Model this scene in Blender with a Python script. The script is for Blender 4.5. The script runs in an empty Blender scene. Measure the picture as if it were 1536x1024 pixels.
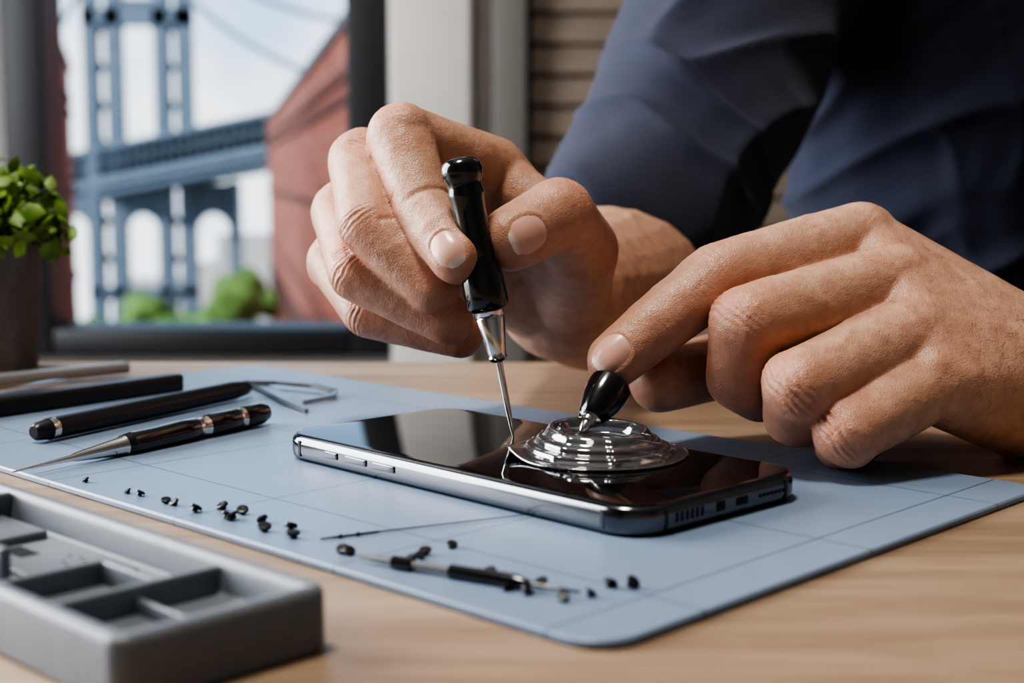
import bpy, bmesh, math, random
import numpy as np
from mathutils import Vector, Matrix, noise
from mathutils.bvhtree import BVHTree
random.seed(4)
S=0.01; TZ=0.75
A=math.radians(6.63); cA,sA=math.cos(A),math.sin(A); FP=2133.33
# placement helpers -> world position in cm about the table top
def C(u,v,c):
    k=FP/c
    return Vector(((u-768)/k, c*cA+(512-v)/k*sA, 9-c*sA+(512-v)/k*cA))
def G(u,v,z):
    y=(9-z)/math.tan(A+math.atan((v-512)/FP)); c=y*cA+(9-z)*sA
    return Vector(((u-768)*c/FP,y,z))
V=Vector
# ---------- materials
def mat(name,col,rough=.5,metal=0,**kw):
    m=bpy.data.materials.new(name); m.use_nodes=True
    b=m.node_tree.nodes['Principled BSDF']
    b.inputs['Base Color'].default_value=(*col,1); b.inputs['Roughness'].default_value=rough; b.inputs['Metallic'].default_value=metal
    for k,v in kw.items():
        b.inputs[k.replace('_',' ')].default_value=v
    return m
def nd(m,t,**kw):
    n=m.node_tree.nodes.new(t)
    for k,v in kw.items(): setattr(n,k,v)
    return n
def lk(m,a,b): m.node_tree.links.new(a,b)
def noisy(name,c1,c2,scale,rough=.5,metal=0,stretch=(1,1,1),bump=0,bscale=None,detail=4,coord='Object',**kw):
    m=mat(name,c1,rough,metal,**kw); b=m.node_tree.nodes['Principled BSDF']
    tc=nd(m,'ShaderNodeTexCoord'); mp=nd(m,'ShaderNodeMapping'); mp.inputs['Scale'].default_value=stretch
    lk(m,tc.outputs[coord],mp.inputs['Vector'])
    n=nd(m,'ShaderNodeTexNoise'); n.inputs['Scale'].default_value=scale; n.inputs['Detail'].default_value=detail
    lk(m,mp.outputs[0],n.inputs['Vector'])
    r=nd(m,'ShaderNodeValToRGB'); r.color_ramp.elements[0].position=.3; r.color_ramp.elements[1].position=.7
    r.color_ramp.elements[0].color=(*c1,1); r.color_ramp.elements[1].color=(*c2,1)
    lk(m,n.outputs['Fac'],r.inputs[0]); lk(m,r.outputs[0],b.inputs['Base Color'])
    if bump:
        n2=nd(m,'ShaderNodeTexNoise'); n2.inputs['Scale'].default_value=bscale or scale; n2.inputs['Detail'].default_value=4
        lk(m,mp.outputs[0],n2.inputs['Vector'])
        bp=nd(m,'ShaderNodeBump'); bp.inputs['Strength'].default_value=1; bp.inputs['Distance'].default_value=bump
        lk(m,n2.outputs['Fac'],bp.inputs['Height']); lk(m,bp.outputs[0],b.inputs['Normal'])
    return m
M={}
def woodmat():
    m=mat('desk_oak',(.4,.25,.15),.42); b=m.node_tree.nodes['Principled BSDF']
    tc=nd(m,'ShaderNodeTexCoord'); mp=nd(m,'ShaderNodeMapping'); mp.inputs['Scale'].default_value=(1,10,10); lk(m,tc.outputs['Object'],mp.inputs[0])
    n=nd(m,'ShaderNodeTexNoise'); n.inputs['Scale'].default_value=7; n.inputs['Detail'].default_value=9; n.inputs['Roughness'].default_value=.62; n.inputs['Distortion'].default_value=.35; lk(m,mp.outputs[0],n.inputs['Vector'])
    r=nd(m,'ShaderNodeValToRGB'); r.color_ramp.elements[0].position=.30; r.color_ramp.elements[1].position=.70
    r.color_ramp.elements[0].color=(.235,.155,.10,1); r.color_ramp.elements[1].color=(.385,.28,.195,1); e=r.color_ramp.elements.new(.5); e.color=(.315,.22,.148,1)
    lk(m,n.outputs['Fac'],r.inputs[0])
    mp2=nd(m,'ShaderNodeMapping'); mp2.inputs['Scale'].default_value=(4,160,160); lk(m,tc.outputs['Object'],mp2.inputs[0])
    n2=nd(m,'ShaderNodeTexNoise'); n2.inputs['Scale'].default_value=6; n2.inputs['Detail'].default_value=3; lk(m,mp2.outputs[0],n2.inputs['Vector'])
    r2=nd(m,'ShaderNodeValToRGB'); r2.color_ramp.elements[0].position=.32; r2.color_ramp.elements[1].position=.5; r2.color_ramp.elements[0].color=(.72,.68,.64,1); r2.color_ramp.elements[1].color=(1,1,1,1); lk(m,n2.outputs['Fac'],r2.inputs[0])
    mx=nd(m,'ShaderNodeMix',data_type='RGBA',blend_type='MULTIPLY'); mx.inputs['Factor'].default_value=1; lk(m,r.outputs[0],mx.inputs['A']); lk(m,r2.outputs[0],mx.inputs['B']); lk(m,mx.outputs['Result'],b.inputs['Base Color'])
    bp=nd(m,'ShaderNodeBump'); bp.inputs['Distance'].default_value=.00012; lk(m,n2.outputs['Fac'],bp.inputs['Height']); lk(m,bp.outputs[0],b.inputs['Normal'])
    return m
M['wood']=woodmat()
M['black']=mat('black_plastic',(.008,.008,.009),.18,Coat_Weight=.8,Coat_Roughness=.10)
M['blackm']=mat('black_satin',(.014,.014,.016),.36)
M['steel']=mat('steel',(.72,.70,.68),.18,1)
M['steelk']=mat('tool_steel_dark',(.33,.32,.31),.3,1)
M['steeld']=mat('grey_aluminium',(.30,.31,.32),.35,.3)
M['tray']=noisy('tray_grey',(.15,.165,.19),(.17,.185,.21),300,.42,bump=.00002,bscale=2500)
M['glassblk']=mat('screen_glass',(.004,.004,.005),.035)
M['frame']=mat('phone_frame',(.165,.17,.18),.16,1)
M['band']=mat('antenna_band',(.03,.033,.04),.4)
M['hole']=mat('port_dark',(.003,.003,.003),.6)
M['winframe']=mat('window_frame_dark',(.011,.012,.015),.45)
M['wall']=noisy('wall_paint',(.27,.26,.25),(.30,.29,.28),30,.8)
M['white']=noisy('pillar_paint',(.48,.455,.425),(.55,.525,.49),8,.6)
M['greyframe']=mat('grey_trim',(.13,.12,.11),.6)
M['slat']=noisy('slat_wood',(.12,.09,.068),(.17,.13,.10),20,.6,stretch=(1,8,8))
M['pot']=noisy('pot_concrete',(.13,.12,.11),(.17,.16,.145),120,.8)
M['floor']=noisy('floor_wood',(.12,.08,.05),(.18,.12,.08),6,.5,stretch=(1,8,1))
M['ceil']=mat('ceiling_white',(.45,.45,.43),.8)
M['steelblue']=noisy('bridge_paint',(.10,.135,.17),(.135,.17,.21),2,.6)
M['leaf']=noisy('leaf_green',(.06,.15,.02),(.23,.36,.065),90,.5)
M['tree']=noisy('tree_foliage',(.055,.13,.027),(.17,.28,.065),3,.8)
M['street']=noisy('street',(.25,.25,.26),(.34,.34,.35),.4,.9)
M['beige']=noisy('far_facade',(.42,.38,.34),(.52,.48,.43),.6,.9)
M['hair']=noisy('hair_dark',(.02,.012,.008),(.05,.03,.02),300,.5,stretch=(1,1,.2))
M['armhair']=mat('arm_hair',(.05,.025,.012),.5)
M['eye']=mat('eye_white',(.8,.8,.78),.2)
M['jeans']=noisy('trousers',(.03,.04,.07),(.05,.06,.1),60,.9)
M['shoe']=mat('shoe',(.03,.03,.03),.5)
M['course']=mat('brick_course',(.17,.06,.04),.85)
def nailmat():
    m=mat('nail',(.6,.33,.26),.26); b=m.node_tree.nodes['Principled BSDF']
    at=nd(m,'ShaderNodeAttribute',attribute_name='tint'); r=nd(m,'ShaderNodeValToRGB')
    r.color_ramp.elements[0].position=0; r.color_ramp.elements[0].color=(.74,.49,.41,1)
    r.color_ramp.elements[1].position=.95; r.color_ramp.elements[1].color=(.82,.67,.58,1)
    e=r.color_ramp.elements.new(.2); e.color=(.69,.40,.32,1); e=r.color_ramp.elements.new(.84); e.color=(.70,.41,.33,1)
    lk(m,at.outputs['Fac'],r.inputs[0]); lk(m,r.outputs[0],b.inputs['Base Color']); return m
M['nail']=nailmat()
def brick():
    m=mat('red_brick',(.4,.1,.07),.85); b=m.node_tree.nodes['Principled BSDF']
    tc=nd(m,'ShaderNodeTexCoord'); mp=nd(m,'ShaderNodeMapping'); mp.inputs['Rotation'].default_value=(math.radians(90),0,0)
    lk(m,tc.outputs['Object'],mp.inputs[0])
    t=nd(m,'ShaderNodeTexBrick'); t.inputs['Scale'].default_value=.8
    t.inputs['Color1'].default_value=(.28,.065,.035,1); t.inputs['Color2'].default_value=(.52,.16,.09,1); t.inputs['Mortar'].default_value=(.36,.18,.13,1)
    t.inputs['Mortar Size'].default_value=.025
    lk(m,mp.outputs[0],t.inputs[0]); lk(m,t.outputs['Color'],b.inputs['Base Color']); return m
M['brick']=brick()
def matmat():
    m=mat('mat_silicone',(.30,.42,.60),.36); b=m.node_tree.nodes['Principled BSDF']
    tc=nd(m,'ShaderNodeTexCoord'); sp=nd(m,'ShaderNodeSeparateXYZ'); lk(m,tc.outputs['Object'],sp.inputs[0])
    outs=[]
    for ax,per in ((0,.0655),(1,.066)):
        a=nd(m,'ShaderNodeMath',operation='ADD'); a.inputs[1].default_value=10+(.0 if ax==0 else .033); lk(m,sp.outputs[ax],a.inputs[0])
        d=nd(m,'ShaderNodeMath',operation='PINGPONG'); d.inputs[1].default_value=per/2; lk(m,a.outputs[0],d.inputs[0])
        l=nd(m,'ShaderNodeMath',operation='LESS_THAN'); l.inputs[1].default_value=.00025; lk(m,d.outputs[0],l.inputs[0]); outs.append(l)
    mx=nd(m,'ShaderNodeMath',operation='MAXIMUM'); lk(m,outs[0].outputs[0],mx.inputs[0]); lk(m,outs[1].outputs[0],mx.inputs[1])
    n0=nd(m,'ShaderNodeTexNoise'); n0.inputs['Scale'].default_value=25; lk(m,tc.outputs['Object'],n0.inputs['Vector'])
    r0=nd(m,'ShaderNodeValToRGB'); r0.color_ramp.elements[0].color=(.185,.245,.345,1); r0.color_ramp.elements[1].color=(.21,.275,.38,1); lk(m,n0.outputs['Fac'],r0.inputs[0])
    mc=nd(m,'ShaderNodeMix',data_type='RGBA'); lk(m,r0.outputs[0],mc.inputs['A']); mc.inputs['B'].default_value=(.05,.075,.12,1)
    lk(m,mx.outputs[0],mc.inputs['Factor']); lk(m,mc.outputs['Result'],b.inputs['Base Color'])
    n=nd(m,'ShaderNodeTexNoise'); n.inputs['Scale'].default_value=1800; lk(m,tc.outputs['Object'],n.inputs['Vector'])
    bp=nd(m,'ShaderNodeBump'); bp.inputs['Distance'].default_value=.00004; lk(m,n.outputs['Fac'],bp.inputs['Height']); lk(m,bp.outputs[0],b.inputs['Normal'])
    return m
M['mat']=matmat()
def skinmat():
    m=mat('skin',(.6,.3,.2),.41,Subsurface_Weight=.08,Subsurface_Radius=(.010,.004,.002),Subsurface_Scale=.2); b=m.node_tree.nodes['Principled BSDF']
    tc=nd(m,'ShaderNodeTexCoord'); at=nd(m,'ShaderNodeAttribute',attribute_name='tint')
    n=nd(m,'ShaderNodeTexNoise'); n.inputs['Scale'].default_value=170; n.inputs['Detail'].default_value=7; n.inputs['Roughness'].default_value=.6; lk(m,tc.outputs['Object'],n.inputs['Vector'])
    r=nd(m,'ShaderNodeValToRGB'); r.color_ramp.elements[0].position=.3; r.color_ramp.elements[1].position=.72
    r.color_ramp.elements[0].color=(.47,.255,.17,1); r.color_ramp.elements[1].color=(.62,.38,.27,1); lk(m,n.outputs['Fac'],r.inputs[0])
    mc=nd(m,'ShaderNodeMix',data_type='RGBA'); lk(m,at.outputs['Fac'],mc.inputs['Factor']); lk(m,r.outputs[0],mc.inputs['A']); mc.inputs['B'].default_value=(.54,.225,.15,1)
    lk(m,mc.outputs['Result'],b.inputs['Base Color'])
    v=nd(m,'ShaderNodeTexVoronoi',feature='DISTANCE_TO_EDGE'); v.inputs['Scale'].default_value=1100; lk(m,tc.outputs['Object'],v.inputs['Vector'])
    vm=nd(m,'ShaderNodeMath',operation='MINIMUM'); vm.inputs[1].default_value=.22; lk(m,v.outputs[0],vm.inputs[0])
    n2=nd(m,'ShaderNodeTexNoise'); n2.inputs['Scale'].default_value=420; n2.inputs['Detail'].default_value=6; lk(m,tc.outputs['Object'],n2.inputs['Vector'])
    ad=nd(m,'ShaderNodeMath',operation='MULTIPLY_ADD'); ad.inputs[1].default_value=.9; lk(m,vm.outputs[0],ad.inputs[0]); lk(m,n2.outputs['Fac'],ad.inputs[2])
    bp=nd(m,'ShaderNodeBump'); bp.inputs['Distance'].default_value=.00032; bp.inputs['Strength'].default_value=.85; lk(m,ad.outputs[0],bp.inputs['Height']); lk(m,bp.outputs[0],b.inputs['Normal'])
    return m
M['skin']=skinmat()
M['shirt']=noisy('shirt_navy',(.015,.019,.042),(.025,.031,.065),900,.9,bump=.0009,bscale=1300,Sheen_Weight=.12,Sheen_Roughness=.4)
def clear():
    m=bpy.data.materials.new('clear_plastic'); m.use_nodes=True; nt=m.node_tree; nt.nodes.clear()
    o=nt.nodes.new('ShaderNodeOutputMaterial'); mx=nt.nodes.new('ShaderNodeMixShader'); t=nt.nodes.new('ShaderNodeBsdfTransparent'); g=nt.nodes.new('ShaderNodeBsdfGlossy')
    t.inputs[0].default_value=(.93,.94,.96,1); g.inputs['Roughness'].default_value=.06; g.inputs[0].default_value=(1,1,1,1)
    df=nt.nodes.new('ShaderNodeBsdfDiffuse'); df.inputs[0].default_value=(.8,.82,.88,1); mh=nt.nodes.new('ShaderNodeMixShader'); mh.inputs[0].default_value=.06
    nt.links.new(t.outputs[0],mh.inputs[1]); nt.links.new(df.outputs[0],mh.inputs[2])
    f=nt.nodes.new('ShaderNodeFresnel'); f.inputs[0].default_value=1.5
    a=nt.nodes.new('ShaderNodeMath'); a.operation='MULTIPLY_ADD'; a.inputs[1].default_value=1.4; a.inputs[2].default_value=.12; a.use_clamp=True
    nt.links.new(f.outputs[0],a.inputs[0]); nt.links.new(a.outputs[0],mx.inputs[0]); nt.links.new(mh.outputs[0],mx.inputs[1]); nt.links.new(g.outputs[0],mx.inputs[2]); nt.links.new(mx.outputs[0],o.inputs[0])
    return m
M['clear']=clear()
def panem():
    m=bpy.data.materials.new('window_glass'); m.use_nodes=True; nt=m.node_tree; nt.nodes.clear()
    o=nt.nodes.new('ShaderNodeOutputMaterial'); mx=nt.nodes.new('ShaderNodeMixShader'); t=nt.nodes.new('ShaderNodeBsdfTransparent'); g=nt.nodes.new('ShaderNodeBsdfGlossy')
    g.inputs['Roughness'].default_value=.02; mx.inputs[0].default_value=.04
    nt.links.new(t.outputs[0],mx.inputs[1]); nt.links.new(g.outputs[0],mx.inputs[2]); nt.links.new(mx.outputs[0],o.inputs[0]); return m
M['pane']=panem()
# ---------- helpers
def link(ob,parent=None):
    bpy.context.scene.collection.objects.link(ob)
    if parent is not None:
        ob.parent=parent; ob.matrix_parent_inverse=Matrix.Translation(-parent.location)
    return ob
def empty(name,loc=(0,0,0)):
    e=bpy.data.objects.new(name,None); e.location=V(loc)*S+V((0,0,TZ)); e.empty_display_size=.02
    bpy.context.scene.collection.objects.link(e); return e
def bm_obj(name,bm,mats,parent=None,smooth=True,ang=35,rot=None):
    me=bpy.data.meshes.new(name)
    bmesh.ops.recalc_face_normals(bm,faces=bm.faces)
    xs=[v.co for v in bm.verts]
    c=V([(min(p[i] for p in xs)+max(p[i] for p in xs))/2 for i in range(3)])
    R=Matrix.Rotation(rot or 0,4,'Z')
    bm.transform(R.inverted()@Matrix.Translation(-c)); bm.transform(Matrix.Scale(S,4))
    bm.to_mesh(me); bm.free()
    if not isinstance(mats,(list,tuple)): mats=[mats]
    for m in mats: me.materials.append(m)
    if smooth:
        me.polygons.foreach_set('use_smooth',[True]*len(me.polygons))
        if ang: me.set_sharp_from_angle(angle=math.radians(ang))
    ob=bpy.data.objects.new(name,me); link(ob,parent)
    ob.location=c*S+V((0,0,TZ)); ob.rotation_euler=(0,0,rot or 0)
    return ob
def add_box(bm,c,size,rot=0,bevel=0,mi=0,R3=None):
    r=bmesh.ops.create_cube(bm,size=1); vs=r['verts']
    Mx=Matrix.Translation(V(c))@(R3 if R3 is not None else Matrix.Rotation(rot,4,'Z'))@Matrix.Diagonal((*size,1))
    bmesh.ops.transform(bm,matrix=Mx,verts=vs)
    fs=list({f for v in vs for f in v.link_faces})
    for f in fs: f.material_index=mi
    if bevel:
        es=list({e for v in vs for e in v.link_edges})
        r=bmesh.ops.bevel(bm,geom=es,offset=bevel,segments=3,affect='EDGES',profile=.5)
        for f in r['faces']: f.material_index=mi
def frame(d):
    d=d.normalized(); a=V((0,0,1)) if abs(d.z)<.9 else V((1,0,0))
    x=d.cross(a).normalized(); y=d.cross(x).normalized(); return x,y
def add_lathe(bm,p0,p1,prof,seg=32,mis=None,flat=1.0,up=None):
    p0,p1=V(p0),V(p1); d=(p1-p0).normalized(); x,y=frame(d)
    if up is not None: y=(V(up)-d*V(up).dot(d)).normalized(); x=d.cross(y)
    rings=[]
    for t,r in prof:
        rings.append([bm.verts.new(p0+d*t+x*r*math.cos(a)+y*r*flat*math.sin(a)) for a in [2*math.pi*i/seg for i in range(seg)]])
    for k in range(len(rings)-1):
        for i in range(seg):
            f=bm.faces.new((rings[k][i],rings[k][(i+1)%seg],rings[k+1][(i+1)%seg],rings[k+1][i]))
            if mis: f.material_index=mis[k]
    for rg,mi in ((rings[0],0),(rings[-1],-1)):
        f=bm.faces.new(rg)
        if mis: f.material_index=mis[mi]
def outline(L,W,R,n=10):
    pts=[]
    for sx,sy,a0 in ((1,1,0),(-1,1,90),(-1,-1,180),(1,-1,270)):
        for i in range(n+1):
            a=math.radians(a0+90*i/n); pts.append((sx*(L/2-R)+R*math.cos(a), sy*(W/2-R)+R*math.sin(a)))
    return pts
def add_slab(bm,c,ang,L,W,R,stack,n=10,mis=None,capb=True,capt=True):
    c=V(c); rings=[]
    Rm=Matrix.Rotation(ang,4,'Z')
    for ins,z in stack:
        pts=outline(L-2*ins,W-2*ins,max(R-ins,.05),n)
        rings.append([bm.verts.new(c+Rm@V((x,y,z))) for x,y in pts])
    N=len(rings[0])
    for k in range(len(rings)-1):
        for i in range(N):
            f=bm.faces.new((rings[k][i],rings[k][(i+1)%N],rings[k+1][(i+1)%N],rings[k+1][i]))
            if mis: f.material_index=mis[k]
    if capb: bm.faces.new(rings[0]).material_index=mis[0] if mis else 0
    if capt: bm.faces.new(rings[-1]).material_index=mis[-1] if mis else 0
_ico={}
def ico(sub):
    if sub not in _ico:
        b=bmesh.new(); bmesh.ops.create_icosphere(b,subdivisions=sub,radius=1); _ico[sub]=[v.co.copy() for v in b.verts]; b.free()
    return _ico[sub]
def add_hull(bm,items,sub=3):
    b=bmesh.new()
    for c,r in items:
        rv=V((r,r,r)) if not hasattr(r,'__len__') else V(r)
        for p in ico(sub): b.verts.new(V(c)+V((p.x*rv.x,p.y*rv.y,p.z*rv.z)))
    res=bmesh.ops.convex_hull(b,input=b.verts,use_existing_faces=False)
    bmesh.ops.delete(b,geom=[g for g in set(res['geom_interior']+res['geom_unused']) if isinstance(g,bmesh.types.BMVert)],context='VERTS')
    bmesh.ops.recalc_face_normals(b,faces=b.faces)
    me=bpy.data.meshes.new('t'); b.to_mesh(me); b.free(); bm.from_mesh(me); bpy.data.meshes.remove(me)
def add_chain(bm,pts,sub=3):
    for a,b in zip(pts[:-1],pts[1:]): add_hull(bm,[a,b],sub)
def remesh(bm,voxel,it):
    me=bpy.data.meshes.new('tmp'); bm.to_mesh(me); bm.free()
    ob=bpy.data.objects.new('tmp',me); bpy.context.scene.collection.objects.link(ob)
    m=ob.modifiers.new('r','REMESH'); m.mode='VOXEL'; m.voxel_size=voxel
    s=ob.modifiers.new('s','SMOOTH'); s.factor=.5; s.iterations=it
    dg=bpy.context.evaluated_depsgraph_get(); dg.update()
    out=bpy.data.meshes.new_from_object(ob.evaluated_get(dg))
    bpy.data.objects.remove(ob); bpy.data.meshes.remove(me)
    n=len(out.vertices); co=np.empty(n*3); out.vertices.foreach_get('co',co)
    no=np.empty(n*3); out.vertex_normals.foreach_get('vector',no)
    return out,co.reshape(-1,3),no.reshape(-1,3)
def finish_np(name,me,co,mat_,parent,tint=None):
    c=(co.min(0)+co.max(0))/2
    me.vertices.foreach_set('co',((co-c)*S).ravel()); me.materials.clear(); me.materials.append(mat_)
    me.polygons.foreach_set('use_smooth',[True]*len(me.polygons))
    if tint is not None:
        a=me.attributes.new('tint','FLOAT','POINT'); a.data.foreach_set('value',tint.astype(np.float32))
    me.update(); me.name=name
    ob=bpy.data.objects.new(name,me); link(ob,parent); ob.location=V(c)*S+V((0,0,TZ)); return ob
# ---------- camera
cam=bpy.data.cameras.new('camera'); co_=bpy.data.objects.new('camera',cam); bpy.context.scene.collection.objects.link(co_)
co_.location=(0,0,TZ+.09); co_.rotation_euler=(math.radians(90)-A,0,0); cam.lens=50; cam.sensor_width=36; cam.clip_start=.01; cam.clip_end=500
cam.dof.use_dof=True; cam.dof.focus_distance=.43; cam.dof.aperture_fstop=11
bpy.context.scene.camera=co_
# ---------- room (cm)
WY=230
def box_ob(name,lo,hi,m,parent=None,bevel=0):
    bm=bmesh.new(); lo,hi=V(lo),V(hi); add_box(bm,(lo+hi)/2,hi-lo,bevel=bevel); return bm_obj(name,bm,m,parent,smooth=bool(bevel))
RX0,RX1,RY0,ZF,ZC=-150,280,-200,-75,175
bm=bmesh.new()
wx0,wx1,wz0,wz1=-80.3,-19.1,-19.7,130
for lo,hi in (((RX0,WY,ZF),(wx0,WY+14,ZC)),((wx0,WY,ZF),(wx1,WY+14,wz0)),((wx0,WY,wz1),(wx1,WY+14,ZC)),((wx1,WY,ZF),(RX1,WY+14,ZC))):
    lo,hi=V(lo),V(hi); add_box(bm,(lo+hi)/2,hi-lo)
bm_obj('wall_back',bm,M['wall'],smooth=False)
bm=bmesh.new(); ly0,ly1,lz0,lz1=20,170,-25,125  # left opening sized to suit the added key light
for lo,hi in (((RX0-14,RY0,ZF),(RX0,ly0,ZC)),((RX0-14,ly1,ZF),(RX0,WY+14,ZC)),((RX0-14,ly0,ZF),(RX0,ly1,lz0)),((RX0-14,ly0,lz1),(RX0,ly1,ZC))):
    lo,hi=V(lo),V(hi); add_box(bm,(lo+hi)/2,hi-lo)
bm_obj('wall_left',bm,M['wall'],smooth=False)
box_ob('wall_right',(RX1,RY0,ZF),(RX1+14,WY+14,ZC),M['wall'])
box_ob('wall_front',(RX0-14,RY0-14,ZF),(RX1+14,RY0,ZC),M['wall'])
box_ob('floor',(RX0-14,RY0-14,ZF-10),(RX1+14,WY+14,ZF),M['floor'])
box_ob('ceiling',(RX0-14,RY0-14,ZC),(RX1+14,WY+14,ZC+10),M['ceil'])
def window(name,parts,pane):
    e=empty(name,(V(pane[0])+V(pane[1]))/2)
    for n,lo,hi in parts: box_ob(n,lo,hi,M['winframe'],e,bevel=.4)
    box_ob('pane',pane[0],pane[1],M['pane'],e)
ox0,ox1,oz0=-73.9,-26.1,-15.3
window('window_1',[('jamb_1',(wx0,WY-3,wz0),(ox0,WY+8,wz1)),('jamb_2',(ox1,WY-3,wz0),(wx1,WY+8,wz1)),('sill',(ox0,WY-3,wz0),(ox1,WY+8,oz0)),('head',(ox0,WY-3,wz1-5),(ox1,WY+8,wz1))],((ox0,WY+3,oz0),(ox1,WY+3.5,wz1-5)))
window('key_light_window',[('jamb_1',(RX0-8,ly0,lz0),(RX0+2,ly0+5,lz1)),('jamb_2',(RX0-8,ly1-5,lz0),(RX0+2,ly1,lz1)),('sill',(RX0-8,ly0+5,lz0),(RX0+2,ly1-5,lz0+5)),('head',(RX0-8,ly0+5,lz1-5),(RX0+2,ly1-5,lz1))],((RX0-3.5,ly0+5,lz0+5),(RX0-3,ly1-5,lz1-5)))  # invented unseen window, framed around the left key light
box_ob('pillar',(-19.0,WY-8,ZF),(-6,WY,ZC),M['white'],bevel=1)
box_ob('trim_1',(-6,WY-4,ZF),(-3,WY,ZC),M['wall'])
box_ob('trim_2',(-3,WY-7,ZF),(2.4,WY,ZC),M['greyframe'],bevel=.4)
bm=bmesh.new(); z=ZF+4
while z<ZC-6:
    add_box(bm,(72,WY-2.2,z+2.1),(139,1.0,4.6),R3=Matrix.Rotation(math.radians(-14),4,'X'),bevel=.2); z+=4.8
bm_obj('slatted_shutter',bm,M['slat'])
# ---------- desk
bm=bmesh.new(); add_slab(bm,(0,29.5,-3),0,150,79,.6,[(.2,0),(0,.2),(0,2.8),(.15,2.95),(.3,3)],n=4)
for sx in (-70,70):
    for sy in (-5,64): add_box(bm,(sx,sy,-39),(5,5,72),bevel=.3)
bm_obj('desk',bm,M['wood'])
# ---------- work mat
PH=math.radians(45.9); LU=V((-math.sin(PH),math.cos(PH),0)); SU=V((math.cos(PH),math.sin(PH),0))
MW=19.4
mc=V((1.72,25.9,0))+LU*19+SU*MW/2
bm=bmesh.new(); add_slab(bm,mc,PH+math.pi/2,38,MW,1.0,[(.04,0),(0,.05),(0,.15),(.05,.2)],n=8)
bm_obj('silicone_work_mat',bm,M['mat'],rot=PH+math.pi/2)
# ---------- phone
pc=V((.4,41.4,.2)); pa=math.radians(-46)
ph=empty('smartphone',pc+V((0,0,.4)))
bm=bmesh.new()
add_slab(bm,pc,pa,15,7.2,1.15,[(.28,0),(.12,.03),(.03,.12),(0,.27),(0,.53),(.03,.66),(.09,.735),(.15,.76)],n=14,mis=[0]*7)
bm_obj('metal_frame',bm,M['frame'],ph,ang=60)
bm=bmesh.new(); add_slab(bm,pc,pa,14.74,6.94,1.03,[(.0,.74),(.0,.79),(.04,.81),(.1,.815)],n=14)
bm_obj('screen',bm,M['glassblk'],ph,ang=60)
Rp=Matrix.Translation(pc)@Matrix.Rotation(pa,4,'Z')
def pl(x,y,z): return Rp@V((x,y,z))
bm=bmesh.new()
for x in (-6.35,6.35):
    add_box(bm,pl(x,-3.602,.4),(.10,.03,.5),rot=pa); add_box(bm,pl(x,3.602,.4),(.10,.03,.5),rot=pa)
for y in (-2.5,2.5): add_box(bm,pl(7.502,y,.4),(.03,.09,.5),rot=pa)
bm_obj('antenna_bands',bm,M['band'],ph)
bm=bmesh.new()
for x,l in ((-4.7,.6),(-3.5,1.0),(-2.2,1.0)): add_box(bm,pl(x,-3.61,.42),(l,.07,.2),rot=pa,bevel=.03)
bm_obj('side_buttons',bm,M['frame'],ph)
bm=bmesh.new()
for i in range(6):
    y=-2.1+i*.2; add_box(bm,pl(7.49,y,.4),(.05,.11,.26),rot=pa,bevel=.02)
for i in range(7):
    y=1.35+i*.17; add_lathe(bm,pl(7.47,y,.4),pl(7.52,y,.4),[(0,.055),(.045,.055)],seg=14)
add_box(bm,pl(7.49,-.35,.4),(.05,.36,.26),rot=pa,bevel=.02); add_box(bm,pl(7.49,.55,.4),(.05,.5,.22),rot=pa,bevel=.02)
bm_obj('ports_and_grille',bm,M['hole'],ph)
# ---------- clear suction cup on the screen
cc=V((2.5,40.5,1.02))
bm=bmesh.new()
def rnd(r0,z0,r1,z1,n,b):
    out=[]
    for i in range(n):
        t=i/(n-1); nx,nz=(z1-z0),-(r1-r0); l=math.hypot(nx,nz) or 1
        k=b*math.sin(math.pi*t); out.append((r0+(r1-r0)*t+k*nx/l, z0+(z1-z0)*t+k*nz/l))
    return out
prof=[(2.56,.012),(2.60,.05),(2.56,.09),(2.48,.08)]+rnd(2.40,.07,2.12,.16,5,-.03)+rnd(2.10,.17,1.98,.30,6,.05)+rnd(1.95,.29,1.82,.32,3,-.02)+rnd(1.80,.33,1.70,.52,6,.05)+rnd(1.68,.51,1.60,.54,3,-.02)+rnd(1.58,.55,1.14,.56,12,.24)+rnd(1.10,.50,.96,.38,4,-.03)+[(.8,.36),(.5,.40),(.2,.43)]
rings=[]
NA=144
for r,z in prof:
    rg=[]
    for i in range(NA):
        a=2*math.pi*i/NA; rr=r*(1+.012*math.sin(3*a+.5)+.008*math.sin(5*a)); zz=z*(1+.10*math.sin(a-.6))
        if r>2.0:
            k=max(0,math.cos(a-math.radians(186)))**18; rr*=1+.06*k*(r-2.0)/.6; zz+=.28*k*(r-2.0)/.6
        for fa_,am in ((-80,.07),(-35,.05),(-128,.04),(150,.04)): rr*=1+am*math.exp(-((((math.degrees(a)-fa_+180)%360)-180)/3.6)**2)*(1 if .15<z<.75 and r>1.45 else 0)
        rg.append(bm.verts.new(cc+V((rr*math.cos(a),rr*math.sin(a),max(zz,.012)))))
    rings.append(rg)
for k in range(len(rings)-1):
    for i in range(NA): bm.faces.new((rings[k][i],rings[k][(i+1)%NA],rings[k+1][(i+1)%NA],rings[k+1][i]))
bm.faces.new(rings[-1])
bm_obj('clear_suction_cup',bm,M['clear'],ang=0)
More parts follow.
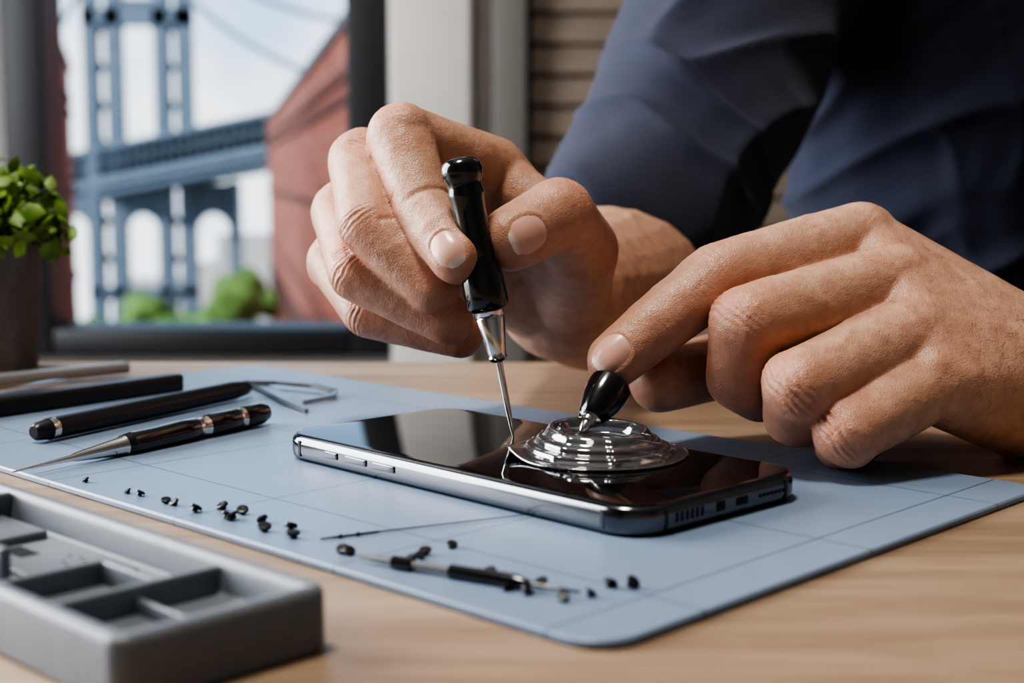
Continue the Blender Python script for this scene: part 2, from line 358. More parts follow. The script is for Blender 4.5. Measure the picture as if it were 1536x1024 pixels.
# ---------- screwdriver in hand
tip=G(770,655,1.02); top=C(689,240,43.2)
L=(top-tip).length
bm=bmesh.new()
prof=[(0,.03),(.3,.06),(.9,.095),(2.35,.115),(2.4,.24),(2.5,.30),(2.58,.27),(2.66,.28),(3.72,.46),(3.78,.43),(3.84,.46),(3.95,.47),(4.0,.58),(4.1,.66),(4.5,.68),(5.0,.66),(5.5,.56),(5.6,.52),(5.66,.54),(6.3,.53),(7.0,.51),(7.35,.53),(7.5,.56),(7.62,.565),(7.75,.53),(7.85,.525),(7.95,.55),(8.05,.60),(8.2,.63),(L-.35,.65),(L-.18,.62),(L-.04,.55),(L+.04,.42),(L+.07,.2)]
mis=[0]*11+[1]*(len(prof)-12)
add_lathe(bm,tip,top,prof,seg=48,mis=mis)
bm_obj('precision_screwdriver',bm,[M['steel'],M['black']],ang=50)
t0=C(872,648,42.0); t1=C(924,566,43.3)
bm=bmesh.new()
add_lathe(bm,t0,t1,[(0,.06),(.12,.14),(.35,.16),(.4,.24),(.52,.26),(.56,.36),(.66,.42),(.8,.46),(1.25,.60),(1.6,.66),(1.95,.66),(2.05,.60),(2.1,.45)],seg=40,mis=[0]*5+[1]*7)
bm_obj('screw_extractor_knob',bm,[M['steel'],M['black']],ang=30)
# ---------- tray
tc_=V((-3.45,26.3,0))+LU*8.5-SU*2.25; ta=PH+math.pi/2
bm=bmesh.new()
add_slab(bm,tc_,ta,17,4.6,.4,[(.08,0),(0,.08),(0,1.12),(.03,1.22),(.1,1.28),(.2,1.3),(.30,1.29),(.37,1.22),(.40,1.1),(.48,.62),(.56,.56)],n=8)
Rt=Matrix.Translation(tc_)@Matrix.Rotation(ta,4,'Z')
def tb(x,y,z,s,b=.06): add_box(bm,Rt@V((x,y,z)),s,rot=ta,bevel=b)
tb(-5.3,0,.80,(.2,3.8,.66)); tb(-3.0,.55,.78,(.18,2.6,.56)); tb(-4.2,-.62,.78,(2.3,.18,.56)); tb(-6.7,.0,.7,(2.6,.14,.36))
tb(.6,.95,.92,(5.0,.22,.95)); tb(-1.0,-.6,.58,(3.6,2.0,.16)); tb(3.6,0,.86,(.2,3.8,.8)); tb(2.3,-.9,.62,(2.2,1.4,.3)); tb(5.6,.3,.66,(3.2,2.2,.3))
nb=len(bm.faces)
for i in range(11):
    q=Rt@V((-2.5+.32*(i%6),-1.1+.42*(i//6)+.1*(i%2),.658)); add_lathe(bm,q,q+V((0,0,.02)),[(0,.05),(.012,.045)],seg=12)
add_box(bm,Rt@V((.2,-.4,.664)),(.9,.45,.02),rot=ta)
bm.faces.ensure_lookup_table()
for f in bm.faces[nb:]: f.material_index=1
bm_obj('parts_tray',bm,[M['tray'],M['hole']],ang=40)
# ---------- tools lying on mat
def tool(name,a,b,prof,mis,mats,flat=1): 
    bm=bmesh.new(); L=(V(b)-V(a)).length; add_lathe(bm,a,b,[(t*L,r) for t,r in prof],seg=36,mis=mis,flat=flat,up=(0,0,1)); return bm_obj(name,bm,mats,ang=40)
a=G(18,708,.40); b=G(398,618,.62)
tool('precision_screwdriver.001',a,b,[(0,.02),(.1,.06),(.2,.1),(.22,.15),(.385,.30),(.39,.35),(.43,.39),(.5,.38),(.62,.41),(.68,.38),(.685,.34),(.72,.34),(.725,.38),(.86,.40),(.865,.37),(.88,.37),(.885,.40),(.97,.39),(1,.3)],[0]*5+[1]*4+[0]*3+[1]+[0]*3+[1]*2,[M['steel'],M['black']])
a=G(50,648,.6); b=G(376,580,.6)
tool('metal_probe_pen',a,b,[(0,.2),(.01,.3),(.05,.34),(.055,.37),(.075,.37),(.08,.37),(.5,.38),(.9,.36),(.97,.28),(1,.1)],[1,1,1,0,0,1,1,1,1],[M['steel'],M['blackm']])
a=G(0,610,.55)+V((-5,-6.2,0)); b=G(268,572,.55)
bm=bmesh.new(); d=b-a; add_box(bm,(a+b)/2,(d.length,.8,.7),rot=math.atan2(d.y,d.x),bevel=.14); bm_obj('black_marker',bm,M['blackm'])
a=G(0,572,.45)+V((-5,-4,0)); b=G(190,550,.45)
bm=bmesh.new(); d=b-a; add_box(bm,(a+b)/2,(d.length,.8,.5),rot=math.atan2(d.y,d.x),bevel=.12); bm_obj('opening_bar',bm,M['steeld'])
a=G(-80,600,.4); b=G(105,570,.4)
bm=bmesh.new(); add_lathe(bm,a,b,[(0,.18),(2,.22),((b-a).length-1,.2),((b-a).length,.05)],flat=.7); bm_obj('spudger',bm,M['steel'])
bm=bmesh.new()
def strip(bm,pts,w,h):
    pts=[V(p) for p in pts]; rg=[]
    for i,p in enumerate(pts):
        d=(pts[min(i+1,len(pts)-1)]-pts[max(i-1,0)]).normalized(); s=V((-d.y,d.x,0)).normalized()
        ww=w[i] if hasattr(w,'__len__') else w
        rg.append([bm.verts.new(p+s*sx*ww/2+V((0,0,sz*h/2))) for sx,sz in ((-1,-1),(1,-1),(1,1),(-1,1))])
    for k in range(len(rg)-1):
        for i in range(4): bm.faces.new((rg[k][i],rg[k][(i+1)%4],rg[k+1][(i+1)%4],rg[k+1][i]))
    bm.faces.new(rg[0]); bm.faces.new(rg[-1])
strip(bm,[G(372,572,.35),G(400,583,.4),G(430,600,.42),G(460,616,.3)],[.5,.5,.42,.15],.16)
strip(bm,[G(372,572,.5),G(420,573,.55),G(470,578,.55),G(500,586,.45),G(498,594,.35),G(455,603,.3)],[.5,.45,.4,.4,.3,.12],.16)
bm_obj('tweezers',bm,M['steelk'],smooth=False)
# ---------- tiny screws
bm=bmesh.new()
scr=[(129,723),(192,740),(210,744),(249,755),(262,758),(293,768),(334,765),(340,778),(349,780),(364,771),(394,784),(397,797),(436,796),(440,807),(514,830),(524,832),(630,838),(638,832),(617,846),(678,822),(605,850),(712,872),(760,886),(812,880),(845,902),(915,881),(948,881),(885,895),(790,892),(735,866)]
for u,v in scr:
    p=G(u,v,.2); r=random.uniform(.10,.145)*(1.2 if u>240 else .95); tl=V((random.uniform(-.7,.7),random.uniform(-.7,.7),1)).normalized()
    p.z+=r*.62
    add_lathe(bm,p-tl*r*.5,p+tl*r,[(0,r*.5),(r*.5,r*.5),(r*.55,r*1.05),(r*.95,r*1.0),(r*1.1,r*.6),(r*1.0,r*.3)],seg=14)
bm_obj('tiny_screws',bm,M['blackm'],ang=40)
bm=bmesh.new(); a=G(540,834,.36); b=G(870,888,.34); L=(b-a).length
add_lathe(bm,a,b,[(0,.05),(.1*L,.08),(.16*L,.09),(.165*L,.15),(.25*L,.15),(.255*L,.09),(.43*L,.09),(.435*L,.16),(.72*L,.17),(.78*L,.1),(.8*L,.05),(L,.03)],seg=24,mis=[0,0,1,1,1,0,1,1,1,1,1])
bm_obj('driver_bit',bm,[M['steelk'],M['black']],ang=40)
bm=bmesh.new(); a=G(480,808,.24); b=G(568,797,.24); L=(b-a).length
add_lathe(bm,a,b,[(0,.02),(.3*L,.03),(.32*L,.06),(.36*L,.06),(.38*L,.03),(.6*L,.03),(.62*L,.06),(.66*L,.06),(.68*L,.03),(L,.03)],seg=12)
b2=G(800,770,.24); add_lathe(bm,b,b2,[(0,.02),((b2-b).length,.01)],seg=8)
bm_obj('needle_pick',bm,M['blackm'])
# ---------- plant
pl_=empty('potted_plant',(-25.5,64,5)); 
bm=bmesh.new(); add_slab(bm,(-25.5,64,0),.2,7.9,7.9,.8,[(.6,0),(.5,.1),(.1,5.6),(0,6.0),(.0,6.1),(.5,6.1),(.6,5.2)],n=6); bm_obj('pot',bm,M['pot'],pl_)
bm=bmesh.new()
pcn=V((-25.6,63.5,6.0))
for i in range(1250):
    a=random.uniform(0,2*math.pi); e=random.uniform(-.12,1.5); r=random.uniform(.5,1)**.6*random.uniform(4.3,6.1)
    p=pcn+V((math.cos(a)*math.cos(e)*r*1.1,math.sin(a)*math.cos(e)*r*.9,math.sin(e)*r*.78))
    if p.z<6.2 and r<4.6: p.z=6.5
    d=(V((random.gauss(0,.8),random.gauss(0,.8),random.gauss(.2,.7)))+(p-pcn).normalized()*.7).normalized(); x,y=frame(d); l=random.uniform(.7,1.3); w=l*.33
    tw=random.uniform(-1.5,1.5); x=x*math.cos(tw)+y*math.sin(tw); y=d.cross(x)
    vs=[p-d*l*.5,p-d*l*.15+x*w,p+d*l*.22+x*w*.8,p+d*l*.55,p+d*l*.22-x*w*.8,p-d*l*.15-x*w]
    mid=[bm.verts.new(p-d*l*.15-y*w*.3),bm.verts.new(p+d*l*.22-y*w*.3)]
    v=[bm.verts.new(q) for q in vs]
    bm.faces.new((v[0],v[1],mid[0])); bm.faces.new((v[0],mid[0],v[5])); bm.faces.new((v[1],v[2],mid[1],mid[0])); bm.faces.new((mid[0],mid[1],v[4],v[5])); bm.faces.new((v[2],v[3],mid[1])); bm.faces.new((mid[1],v[3],v[4]))
for i in range(50):
    a=random.uniform(0,2*math.pi); e=random.uniform(0,1.3); r=4.8
    q=V((-25.4+math.cos(a)*math.cos(e)*r,64+math.sin(a)*math.cos(e)*r,6+math.sin(e)*r*.75)); add_lathe(bm,(-25.4,64,5.2),q,[(0,.08),((q-V((-25.4,64,5.2))).length,.03)],seg=5)
bm_obj('foliage',bm,M['leaf'],pl_,smooth=True,ang=0)
# ---------- hands
def build_hand(name,parent,fingers,thumb,extra,back,wrist,voxel=.05,nails=(),hairs=None,prox=.97,veins=.024):
    bm=bmesh.new(); joints=[]; tips=[]
    for f in fingers+[thumb]:
        p=f['p']; r=f['r']; ch=[]
        for i in range(len(p)-1):
            ch.append((p[i],r[i]))
            k=prox if i==0 else (.97 if i<len(p)-2 else 1.0)
            ch.append(((p[i]+p[i+1])/2,(r[i]+r[i+1])/2*k))
        ch.append((p[-1],r[-1])); add_chain(bm,ch)
        for i in range(1,len(p)-1):
            n=p[i]-(p[i-1]+p[i+1])/2
            n=n.normalized() if n.length>.05 else f.get('n',V((0,-.5,1))).normalized()
            a=((p[i]-p[i-1]).normalized()+(p[i+1]-p[i]).normalized()).normalized()
            joints.append((p[i],a,n,r[i],i==1))
            if i==1:
                lat=a.cross(n); add_hull(bm,[(p[i]+lat*.28+n*.08,r[i]*.82),(p[i]-lat*.28+n*.08,r[i]*.82)])
        tips.append(p[-1])
    for items in extra: add_hull(bm,items)
    me,co,no=remesh(bm,voxel,42)
    tint=np.zeros(len(co)); disp=np.zeros(len(co))+.03
    wob=np.array([noise.noise(V(p)*1.7) for p in co]); wob2=np.array([noise.noise(V(p)*5.5+V((3,7,1))) for p in co])
    for J,a,n,r,pip in joints:
        d=co-np.array(J); t=d@np.array(a); perp=np.linalg.norm(d-np.outer(t,np.array(a)),axis=1)
        nn=no@np.array(n); lat=d@np.array(a.cross(n))
        wd=.46 if pip else .28
        w=np.exp(-(t/wd)**2)*np.clip(nn*1.6-.3,0,1)*(perp<1.7*r)
        ph=(np.abs(t)*(1+.35*(lat/r)**2)+.10*wob+.035*wob2)/(.22 if pip else .18)
        disp-=.038*w*np.clip(.5+.9*np.cos(2*np.pi*ph),0,1)**1.5
        tint+=.26*w*np.clip(.5+.9*np.cos(2*np.pi*ph),0,1)
        wp=np.exp(-(t/.10)**2)*np.clip(-nn*1.5,0,1)*(perp<1.6*r); disp-=.05*wp
        tint+=.50*np.exp(-(np.linalg.norm(d,axis=1)/(r*1.1))**2)*np.clip(nn+.4,0,1)*1.5
    for T in tips:
        tint+=.5*np.exp(-(np.linalg.norm(co-np.array(T),axis=1)/1.0)**2)*1.2
    bk=np.array(V(back).normalized()); dors=np.clip((no@bk)*1.5-.2,0,1)
    for f in fingers:
        d=co-np.array(f['p'][0]); tint+=.30*np.exp(-(np.linalg.norm(d,axis=1)/1.3)**2)*dors
        ax=np.array(wrist-f['p'][0]); Ln=np.linalg.norm(ax); ax/=Ln; s=d@ax
        lat=np.linalg.norm(d-np.outer(s,ax)-np.outer(d@bk,bk),axis=1)
        disp+=.09*np.exp(-(lat/.28)**2)*dors*np.clip(s/.8,0,1)*np.clip((Ln*.85-s)/2,0,1)
        disp-=.014*dors*np.exp(-((s+.1)/.6)**2-(lat/.9)**2)*(.5+.5*np.cos(2*np.pi*(s+.12*wob)/.24))
    rid=np.clip(1-np.abs(np.array([noise.noise(V(p)*.38+V((4.2,1.1,.3))) for p in co]))*7,0,1)
    disp+=veins*rid*dors+.014*wob+.004*wob2
    bv0=BVHTree.FromPolygons([V(x) for x in co],[tuple(pp.vertices) for pp in me.polygons])
    nl=[]
    for f,nrm,wn,ln,off in nails:
        a=(f['p'][-1]-f['p'][-2]).normalized(); nrm=V(nrm); n=(nrm-a*nrm.dot(a)).normalized(); s=a.cross(n)
        base=f['p'][-1]+a*off; d=co-np.array(base); tt=(d@np.array(a))/ln; uu=(d@np.array(s))/wn; nn=no@np.array(n)
        q=(np.abs(tt)**2.6+np.abs(uu)**2.6)**(1/2.6)
        msk=np.clip(nn*2,0,1)*((d@np.array(n))>0)
        disp+=msk*(-.022*np.clip((1.02-q)/.12,0,1)+.030*np.exp(-((q-1.16)/.11)**2)*np.clip(1.3-tt*1.3,0,1))
        nl.append((a,n,s,base,wn,ln))
    co2=co+no*disp[:,None]
    ob=finish_np(name,me,co2,M['skin'],parent,np.clip(tint,0,.95))
    bm=bmesh.new(); vals=[]
    for a,n,s,base,wn,ln in nl:
        g=[]; NS,NT=16,16
        for i in range(NS+1):
            row=[]
            for j in range(NT+1):
                tt=-1+2*i/NS; uu=-1+2*j/NT
                mxx=max(abs(tt),abs(uu)); pw=(abs(tt)**2.8+abs(uu)**2.8)**(1/2.8); k=mxx/pw if pw>0 else 1
                t2,u2=tt*k*1.02,uu*k*1.02
                o=base+a*t2*ln+s*u2*wn+n*3; h=bv0.ray_cast(o,-n,6)
                q=h[0] if h[0] is not None else base+a*t2*ln+s*u2*wn
                q=q+n*(.030*(1-mxx**3)+.020+(.022 if t2>.8 else 0))
                row.append(bm.verts.new(q)); vals.append((t2+1)/2)
            g.append(row)
        for i in range(NS):
            for j in range(NT): bm.faces.new((g[i][j],g[i][j+1],g[i+1][j+1],g[i+1][j]))
    no_=bm_obj(name+'_nails',bm,M['nail'],parent,ang=0)
    at=no_.data.attributes.new('tint','FLOAT','POINT'); at.data.foreach_set('value',vals)
    if hairs:
        bm=bmesh.new()
        for cen,rad,cnt,dirv in hairs:
            idx=np.where((np.linalg.norm(co2-np.array(cen),axis=1)<rad)&((no@bk)>-.35))[0]
            for i in random.sample(list(idx),min(cnt,len(idx))):
                p=V(co2[i]); n=V(no[i]); d=(V(dirv)+V((random.gauss(0,.3),random.gauss(0,.3),random.gauss(0,.3)))); d=(d-n*d.dot(n)).normalized()
                l=random.uniform(.3,.7); add_chainhair(bm,[p-n*.02,p+n*.05+d*l*.4,p+n*.07+d*l*.75,p+n*.06+d*l],.004)
        bm_obj(name+'_hair',bm,M['armhair'],parent)
    return ob
def add_chainhair(bm,pts,r):
    rg=[]
    for i,p in enumerate(pts):
        d=(pts[min(i+1,len(pts)-1)]-pts[max(i-1,0)]); x,y=frame(d); rr=r*(1-.25*i)
        rg.append([bm.verts.new(p+x*rr*math.cos(t)+y*rr*math.sin(t)) for t in (0,2.1,4.2)])
    for k in range(len(rg)-1):
        for i in range(3): bm.faces.new((rg[k][i],rg[k][(i+1)%3],rg[k+1][(i+1)%3],rg[k+1][i]))
person=empty('person',(30,90,0))
R_I=[1.15,1.05,.94,.82]; R_M=[1.15,1.06,.95,.84]; R_R=[1.12,1.02,.91,.80]; R_P=[1.02,.93,.81,.74]
# right hand (image left)
f1=[dict(p=[C(738,255,49.0),C(600,204,46.0),C(636,315,44.8),C(685,386,43.4)],r=R_I),
    dict(p=[C(722,305,49.8),C(540,242,47.4),C(552,338,45.2),C(650,430,44.8)],r=R_M),
    dict(p=[C(718,365,50.6),C(512,318,48.4),C(535,410,46.0),C(672,480,45.6)],r=R_R),
    dict(p=[C(722,425,51.8),C(500,392,49.8),C(552,470,47.4),C(690,503,46.8)],r=R_P)]
th1=dict(p=[C(850,440,53),C(870,375,48.2),C(838,320,45.1),C(768,358,44.0)],r=[1.6,1.3,1.12,1.0])
w1=C(845,440,54.5); fa=[(w1,2.6),(C(888,437,59),3.3),(C(935,418,65),3.9),(C(985,380,71),4.3)]
ex1=[[(f['p'][0],1.15) for f in f1]+[(w1+V((-.2,-1.5,.6)),1.6),(w1,2.2)],
     [(th1['p'][0],1.6),(w1,2.1)],[(th1['p'][1],1.2),(th1['p'][0],1.6),(f1[0]['p'][0],.9)],
     [fa[0],fa[1]],[fa[1],fa[2]],[fa[2],fa[3]]]
build_hand('right_hand_and_forearm',person,f1,th1,ex1,(-.4,-.3,.9),w1,nails=[(f1[0],(-.10,-1,.10),.50,.58,.10),(th1,(-.45,-1,-.28),.57,.62,.02)])
# left hand (image right)
f2=[dict(p=[C(1290,362,47),C(1075,418,44.8),C(985,488,44),C(922,541,43.7)],r=[1.3,1.10,.96,.84],n=V((-.3,-.5,.8))),
    dict(p=[C(1345,425,45.6),C(1120,484,43),C(1108,566,43.8),C(1140,592,46)],r=[1.25,1.14,1.0,.88]),
    dict(p=[C(1375,500,44),C(1200,580,41.6),C(1192,622,43.2),C(1225,630,45.2)],r=[1.22,1.10,.96,.85]),
    dict(p=[C(1395,575,43),C(1270,648,41.3),C(1262,662,43.2),C(1295,655,45)],r=[1.1,.97,.84,.75])]
th2=dict(p=[C(1440,560,47.5),C(1230,530,49),C(1090,545,47.5),C(990,572,45.2)],r=[1.5,1.2,1.10,.98],n=V((0,-.2,1)))
w2=C(1570,588,46); e2=V((38,64,4.6)); b2_=V((-.35,-.55,.75)).normalized()
ex2=[[(f['p'][0],1.15) for f in f2]+[(w2+V((0,0,.5)),2.0),(w2-V((0,0,.5)),2.0)],[(th2['p'][0],1.5),(w2,1.8)],[(th2['p'][1],1.1),(th2['p'][0],1.5),(f2[0]['p'][0],.9)],
     [(w2,2.5),(w2.lerp(e2,.35),3.1)],[(w2.lerp(e2,.35),3.1),(w2.lerp(e2,.7),4.0)],[(w2.lerp(e2,.7),4.0),(e2,4.3)]]
ex2+=[[(f['p'][0]+b2_*.28,.97)] for f in f2]
build_hand('left_hand_and_forearm',person,f2,th2,ex2,b2_,w2,nails=[(f2[0],(-.42,-1,.35),.52,.60,.08)],prox=1.03,hairs=[(C(1545,620,44),3.2,220,(-.6,-.2,-.6)),(C(1400,470,44),3.0,90,(-.8,-.1,-.3))])
# ---------- shirt
bm=bmesh.new()
sl=[(C(897,356,63.5),3.75),(C(985,292,69),4.9),(C(1050,170,74),5.3),(C(1110,30,79),5.8),(C(1185,-130,84),6.6)]
add_chain(bm,sl)
sh2=V((49,86,25)); el2=V((38.5,65,5))
add_chain(bm,[(V((33.5,60,5)),4.4),(el2,5.0),(el2.lerp(sh2,.5),5.3),(sh2,6.5)])
shR=sl[-1][0]
T=lambda x,y,z,rx,ry,rz:(V((x,y,z)),(rx,ry,rz))
add_hull(bm,[(shR,5.8),(V((33,86,27)),6.5),(sh2,5.8)])
add_hull(bm,[T(32.5,90,20,15.5,10,6),T(33,93,8,15,10.5,6)])
add_hull(bm,[T(33,93,8,15,10.5,6),T(34.5,97,-2,13.6,10.5,6)])
add_hull(bm,[T(34.5,97,-2,13.6,10.5,6),T(35,103,-22,15.5,11.5,6)])
add_hull(bm,[T(32.5,90,20,14,9,6),(V((33,86,29)),6.3)])
me,co,no=remesh(bm,.30,40)
def fold(co,no,sl):
    d=np.zeros(len(co)); e0=sl[1][0]
    for i,p in enumerate(co):
        q=V(p)
        big=noise.noise(q*.09)*.6
        u=q.x*.8+q.z*.6; w=-q.x*.6+q.z*.8
        rd=1-min(1,abs(noise.noise(V((u*.045,q.y*.07,w*.22))))*3.0)
        rd2=1-min(1,abs(noise.noise(V((u*.30+7,q.y*.12,w*.08))))*3.2)
        rd3=1-min(1,abs(noise.noise(V((q.x*.30,q.y*.1,q.z*.10+3))))*3.0)
        near=math.exp(-((q-e0).length/8)**2); tor=min(1,max(0,(q.x-22)/5))
        d[i]=big+rd*rd*.6+rd2*rd2*.55*near+rd3*rd3*.6*tor
    return d
co2=co+no*fold(co,no,sl)[:,None]
finish_np('shirt',me,co2,M['shirt'],person)
# ---------- head, trousers (person beyond the frame)
bm=bmesh.new(); hc=V((31,79,47))
add_hull(bm,[(hc+V((0,1.5,2)),(7.6,9,8.5)),(hc+V((0,-2.5,-4)),(6,6,6))]); add_hull(bm,[(hc+V((0,-5.5,-8)),(3,2.6,2)),(hc+V((0,-2,-4)),(6,5.5,5))])
add_hull(bm,[(hc+V((0,-9,-3.2)),(1.5,1.2,.9)),(hc+V((0,-7.3,1.2)),(.8,.8,.8))])
for s in (-1,1): add_hull(bm,[(hc+V((s*7.6,1.5,-1)),(.8,1.8,3))]); add_hull(bm,[(hc+V((s*3,-6.6,1.9)),(2.2,1,.6))])
add_hull(bm,[(hc+V((0,-7.3,-6)),(2.4,.9,.45))]); add_hull(bm,[(hc+V((0,-7.1,-6.9)),(2.1,.9,.5))])
add_hull(bm,[(hc+V((0,1.5,-5)),5.2),(V((32.5,87,30)),6)])
me,co,no=remesh(bm,.25,6); finish_np('head',me,co,M['skin'],person,np.zeros(len(co)))
bm=bmesh.new()
for s in (-1,1): add_hull(bm,[(hc+V((s*3,-6.5,.4)),(1.2,1.2,1.2))])
bm_obj('eyes',bm,M['eye'],person)
bm=bmesh.new(); add_hull(bm,[(hc+V((0,2.6,4)),(8.1,9,7.6)),(hc+V((0,5,-1)),(7.6,6.5,6))]); me,co,no=remesh(bm,.35,2)
co=co+no*np.array([noise.noise(V(p)*1.5)*.5 for p in co])[:,None]; finish_np('hair',me,co,M['hair'],person)
bm=bmesh.new()
add_hull(bm,[T(35,104,-24,16,12,7.5)])
for s in (-1,1):
    k=V((35+s*12,66,-21)); an=V((35+s*13,74,-66))
    add_hull(bm,[(V((35+s*8,102,-24.5)),7.5),(k,6.2)]); add_hull(bm,[(k,6.0),(an,4.2)])
me,co,no=remesh(bm,.6,8); finish_np('trousers',me,co,M['jeans'],person)
bm=bmesh.new()
for s in (-1,1): add_hull(bm,[(V((35+s*13,73,-70.6)),(4.2,5,4.2)),(V((35+s*14,60,-72.3)),(4.4,4,2.6))])
bm_obj('shoes',bm,M['shoe'],person)
bm=bmesh.new(); add_lathe(bm,(35,106,-75),(35,106,-33),[(0,20),(2,20),(3,4),(4,3),(36,3),(37,17),(38,19),(41,19),(42,18)],seg=40); bm_obj('stool',bm,M['blackm'])
# ---------- outside (metres -> cm)
def mb(bm,lo,hi): lo,hi=V(lo)*100,V(hi)*100; add_box(bm,(lo+hi)/2,hi-lo)
bm=bmesh.new(); mb(bm,(-70,6,-11),(30,100,-10)); bm_obj('street_ground',bm,M['street'],smooth=False)
def wallbox(name,p0,p1,zt,zb,thick,side):
    p0,p1=V((*p0,0)),V((*p1,0)); d=p1-p0; L=d.length; an=math.atan2(d.y,d.x); nrm=V((-d.y,d.x,0)).normalized()*side
    c=(p0+p1)/2+nrm*thick/2
    e=empty(name,V((c.x,c.y,(zt+zb)/2))*100)
    bm=bmesh.new(); add_box(bm,V((c.x,c.y,(zt+zb)/2))*100,(L*100,thick*100,(zt-zb)*100),rot=an); bm_obj('brick_body',bm,M['brick'],e,smooth=False,rot=an)
    bm=bmesh.new(); add_box(bm,V((c.x,c.y,zt+.06))*100,(L*100+12,thick*100+12,14),rot=an); bm_obj('cornice',bm,M['greyframe'],e,smooth=False)
    bm=bmesh.new(); n=int(L/2.5)
    for i in range(n):
        for z in np.arange(zt-5.4,zb+1,-2.2):
            q=p0+d*((i+.5)/n)-nrm*.01; add_box(bm,V((q.x,q.y,z))*100,(80,6,110),rot=an)
    bm_obj('windows',bm,M['winframe'],e,smooth=False)
    bm=bmesh.new()
    for z in (zt-.6,zt-.9,zt-2.4,zt-4.2): 
        q=(p0+p1)/2; add_box(bm,V((q.x,q.y,z))*100,(L*100,10,12),rot=an)
    bm_obj('string_courses',bm,M['course'],e,smooth=False)
wallbox('brick_building',(-1.0,13),(-8.85,52),2.02,-10,12,-1)
wallbox('brick_building.001',(-5.6,17),(-9.2,30),2.25,-10,8,1)
bm=bmesh.new()
for u0,u1 in ((133,153),(167,189),(238,259),(271,293)):
    x0,x1=(u0-768)/35.56,(u1-768)/35.56; mb(bm,(x0,60,-10),(x1,60.8,13))
xa,xb=(133-768)/35.56,(293-768)/35.56
for z,h in ((7.0,.7),(10,.4),(-4.6,.35)): mb(bm,(xa,60,z-h),(xb,60.8,z))
for x0,x1 in ((-17.8,-16.3),(-14.85,-13.4)):
    for z in np.arange(-9,12,1.6):
        for sg in (1,-1):
            w=x1-x0; add_box(bm,V(((x0+x1)/2,60.4,z+.8))*100,(math.hypot(w,1.6)*100,16,16),R3=Matrix.Rotation(-sg*math.atan2(1.6,w),4,'Y'))
def arch(x0,x1,zs,zt):
    n=14; R=(x1-x0)/2
    for i in range(n):
        xx=x0+(i+.5)*(x1-x0)/n; zz=zs+math.sqrt(max(0,R*R-(xx-x0-R)**2)); mb(bm,(xx-(x1-x0)/n/2-.005,60.1,zz),(xx+(x1-x0)/n/2+.005,60.7,zt))
arch(-16.3,-14.9,5.9,7.4); arch(-16.3,-14.9,-2.2,-.5); arch(-13.35,-11.9,-2.2,-.2); mb(bm,(-11.9,60,-10),(-11.5,60.8,-.1)); arch(-19.2,-17.85,-2.2,-.8)
dl=V((-26,66,-1.7)); dr=V((-7.5,56,1.35)); 
for k,(zo,h) in enumerate(((0,.45),(1.35,.25),(-.5,.2),(.75,.12))):
    a_=(dl+V((0,0,zo)))*100; b_=(dr+V((0,0,zo)))*100; d=b_-a_
    R3=Matrix.Rotation(math.atan2(d.y,d.x),4,'Z')@Matrix.Rotation(-math.asin(d.z/d.length),4,'Y')
    add_box(bm,(a_+b_)/2,(d.length,260,h*100),R3=R3)
for i in range(46):
    q=dl.lerp(dr,i/45); add_box(bm,(q+V((0,0,.7)))*100,(14,200,140))
for i in range(14):
    t0_,t1_=i/14,(i+1)/14
    f=lambda t:V((-14+11*t,60-14*t,8.0-9.5*t+4.2*t*t))*100
    g=lambda t:V((-18-9*t,61+6*t,8.0-11*t+4*t*t))*100
    h=lambda t:V((-14+11*t,61-12*t,9.6-8.5*t+4.2*t*t))*100
    for fn in (f,g,h): add_lathe(bm,fn(t0_),fn(t1_),[(0,11),((fn(t1_)-fn(t0_)).length,11)],seg=6)
bm_obj('suspension_bridge',bm,M['steelblue'],smooth=False)
bm=bmesh.new(); mb(bm,(-16.6,80,-10),(-13.6,84,-3.2)); mb(bm,(-18.6,84,-10),(-16.6,88,-5)); mb(bm,(-24,86,-10),(-19.5,90,-6.2)); bm_obj('far_building',bm,M['beige'],smooth=False)
bm=bmesh.new()
for i in range(60):
    x=random.uniform(-11.6,-7.6); p=V((x,random.uniform(42,47),random.uniform(-7.5,-3.9)+.5*math.sin(x*2)))*100; add_hull(bm,[(p,random.uniform(45,80))],sub=2)
for i in range(40):
    p=V((random.uniform(-18.5,-11.5),random.uniform(50,54),random.uniform(-8,-5.6)))*100; add_hull(bm,[(p,random.uniform(45,80))],sub=2)
for v in bm.verts: v.co+=V((noise.noise(v.co*.02),noise.noise(v.co*.02+V((9,0,0))),noise.noise(v.co*.02+V((0,9,0)))))*35
bm_obj('street_trees',bm,M['tree'],ang=0)
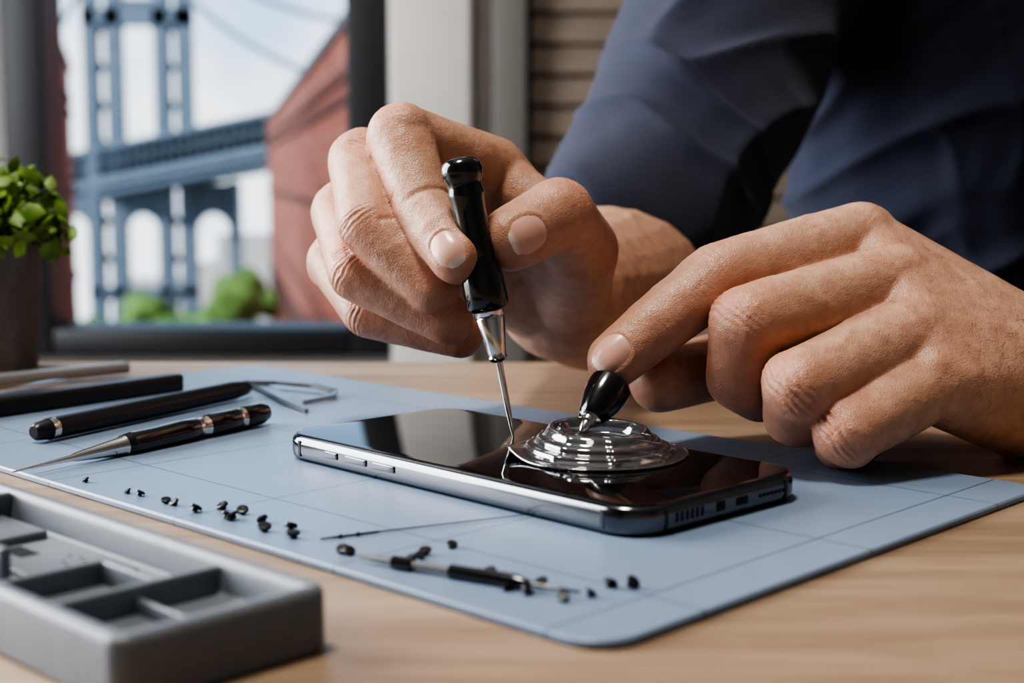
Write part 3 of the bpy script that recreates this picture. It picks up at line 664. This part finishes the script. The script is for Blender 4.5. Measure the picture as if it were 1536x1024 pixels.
# ---------- world
w=bpy.data.worlds.new('sky'); bpy.context.scene.world=w; w.use_nodes=True; nt=w.node_tree; bg=nt.nodes['Background']
tc=nt.nodes.new('ShaderNodeTexCoord'); sp=nt.nodes.new('ShaderNodeSeparateXYZ'); nt.links.new(tc.outputs['Generated'],sp.inputs[0])
ns=nt.nodes.new('ShaderNodeTexNoise'); ns.inputs['Scale'].default_value=9; ns.inputs['Detail'].default_value=5; nt.links.new(tc.outputs['Generated'],ns.inputs['Vector'])
ad=nt.nodes.new('ShaderNodeMath'); ad.operation='MULTIPLY_ADD'; ad.inputs[1].default_value=.5; nt.links.new(ns.outputs['Fac'],ad.inputs[0]); nt.links.new(sp.outputs['Z'],ad.inputs[2])
cr=nt.nodes.new('ShaderNodeValToRGB'); cr.color_ramp.elements[0].position=.26; cr.color_ramp.elements[1].position=.42
cr.color_ramp.elements[0].color=(.84,.90,.96,1); cr.color_ramp.elements[1].color=(.36,.55,.79,1); nt.links.new(ad.outputs[0],cr.inputs[0]); nt.links.new(cr.outputs[0],bg.inputs[0]); bg.inputs[1].default_value=1.6
# ---------- lights
def area(name,loc,target,sx,sy,P,col=(1,1,1)):
    l=bpy.data.lights.new(name,'AREA'); l.shape='RECTANGLE'; l.size=sx*S; l.size_y=sy*S; l.energy=P; l.color=col
    o=bpy.data.objects.new(name,l); bpy.context.scene.collection.objects.link(o); o.location=V(loc)*S+V((0,0,TZ)); d=V(target)-V(loc); o.rotation_euler=d.to_track_quat('-Z','Y').to_euler()
area('left_key_light',(-146,90,50),(0,55,10),130,135,56,(.98,.985,1))  # added area key light, set just inside the invented left window
area('overhead_fill',(-35,20,160),(5,48,0),30,30,19,(1,.94,.86))  # added warm fill from above, no fixture belongs to it
s=bpy.data.lights.new('sun','SUN'); s.energy=3.2; s.angle=.05; so_=bpy.data.objects.new('sun',s); bpy.context.scene.collection.objects.link(so_); so_.rotation_euler=(math.radians(48),0,math.radians(-35))
bpy.context.scene.view_settings.view_transform='AgX'
bpy.context.scene.view_settings.look='AgX - High Contrast'
bpy.context.scene.view_settings.exposure=.25
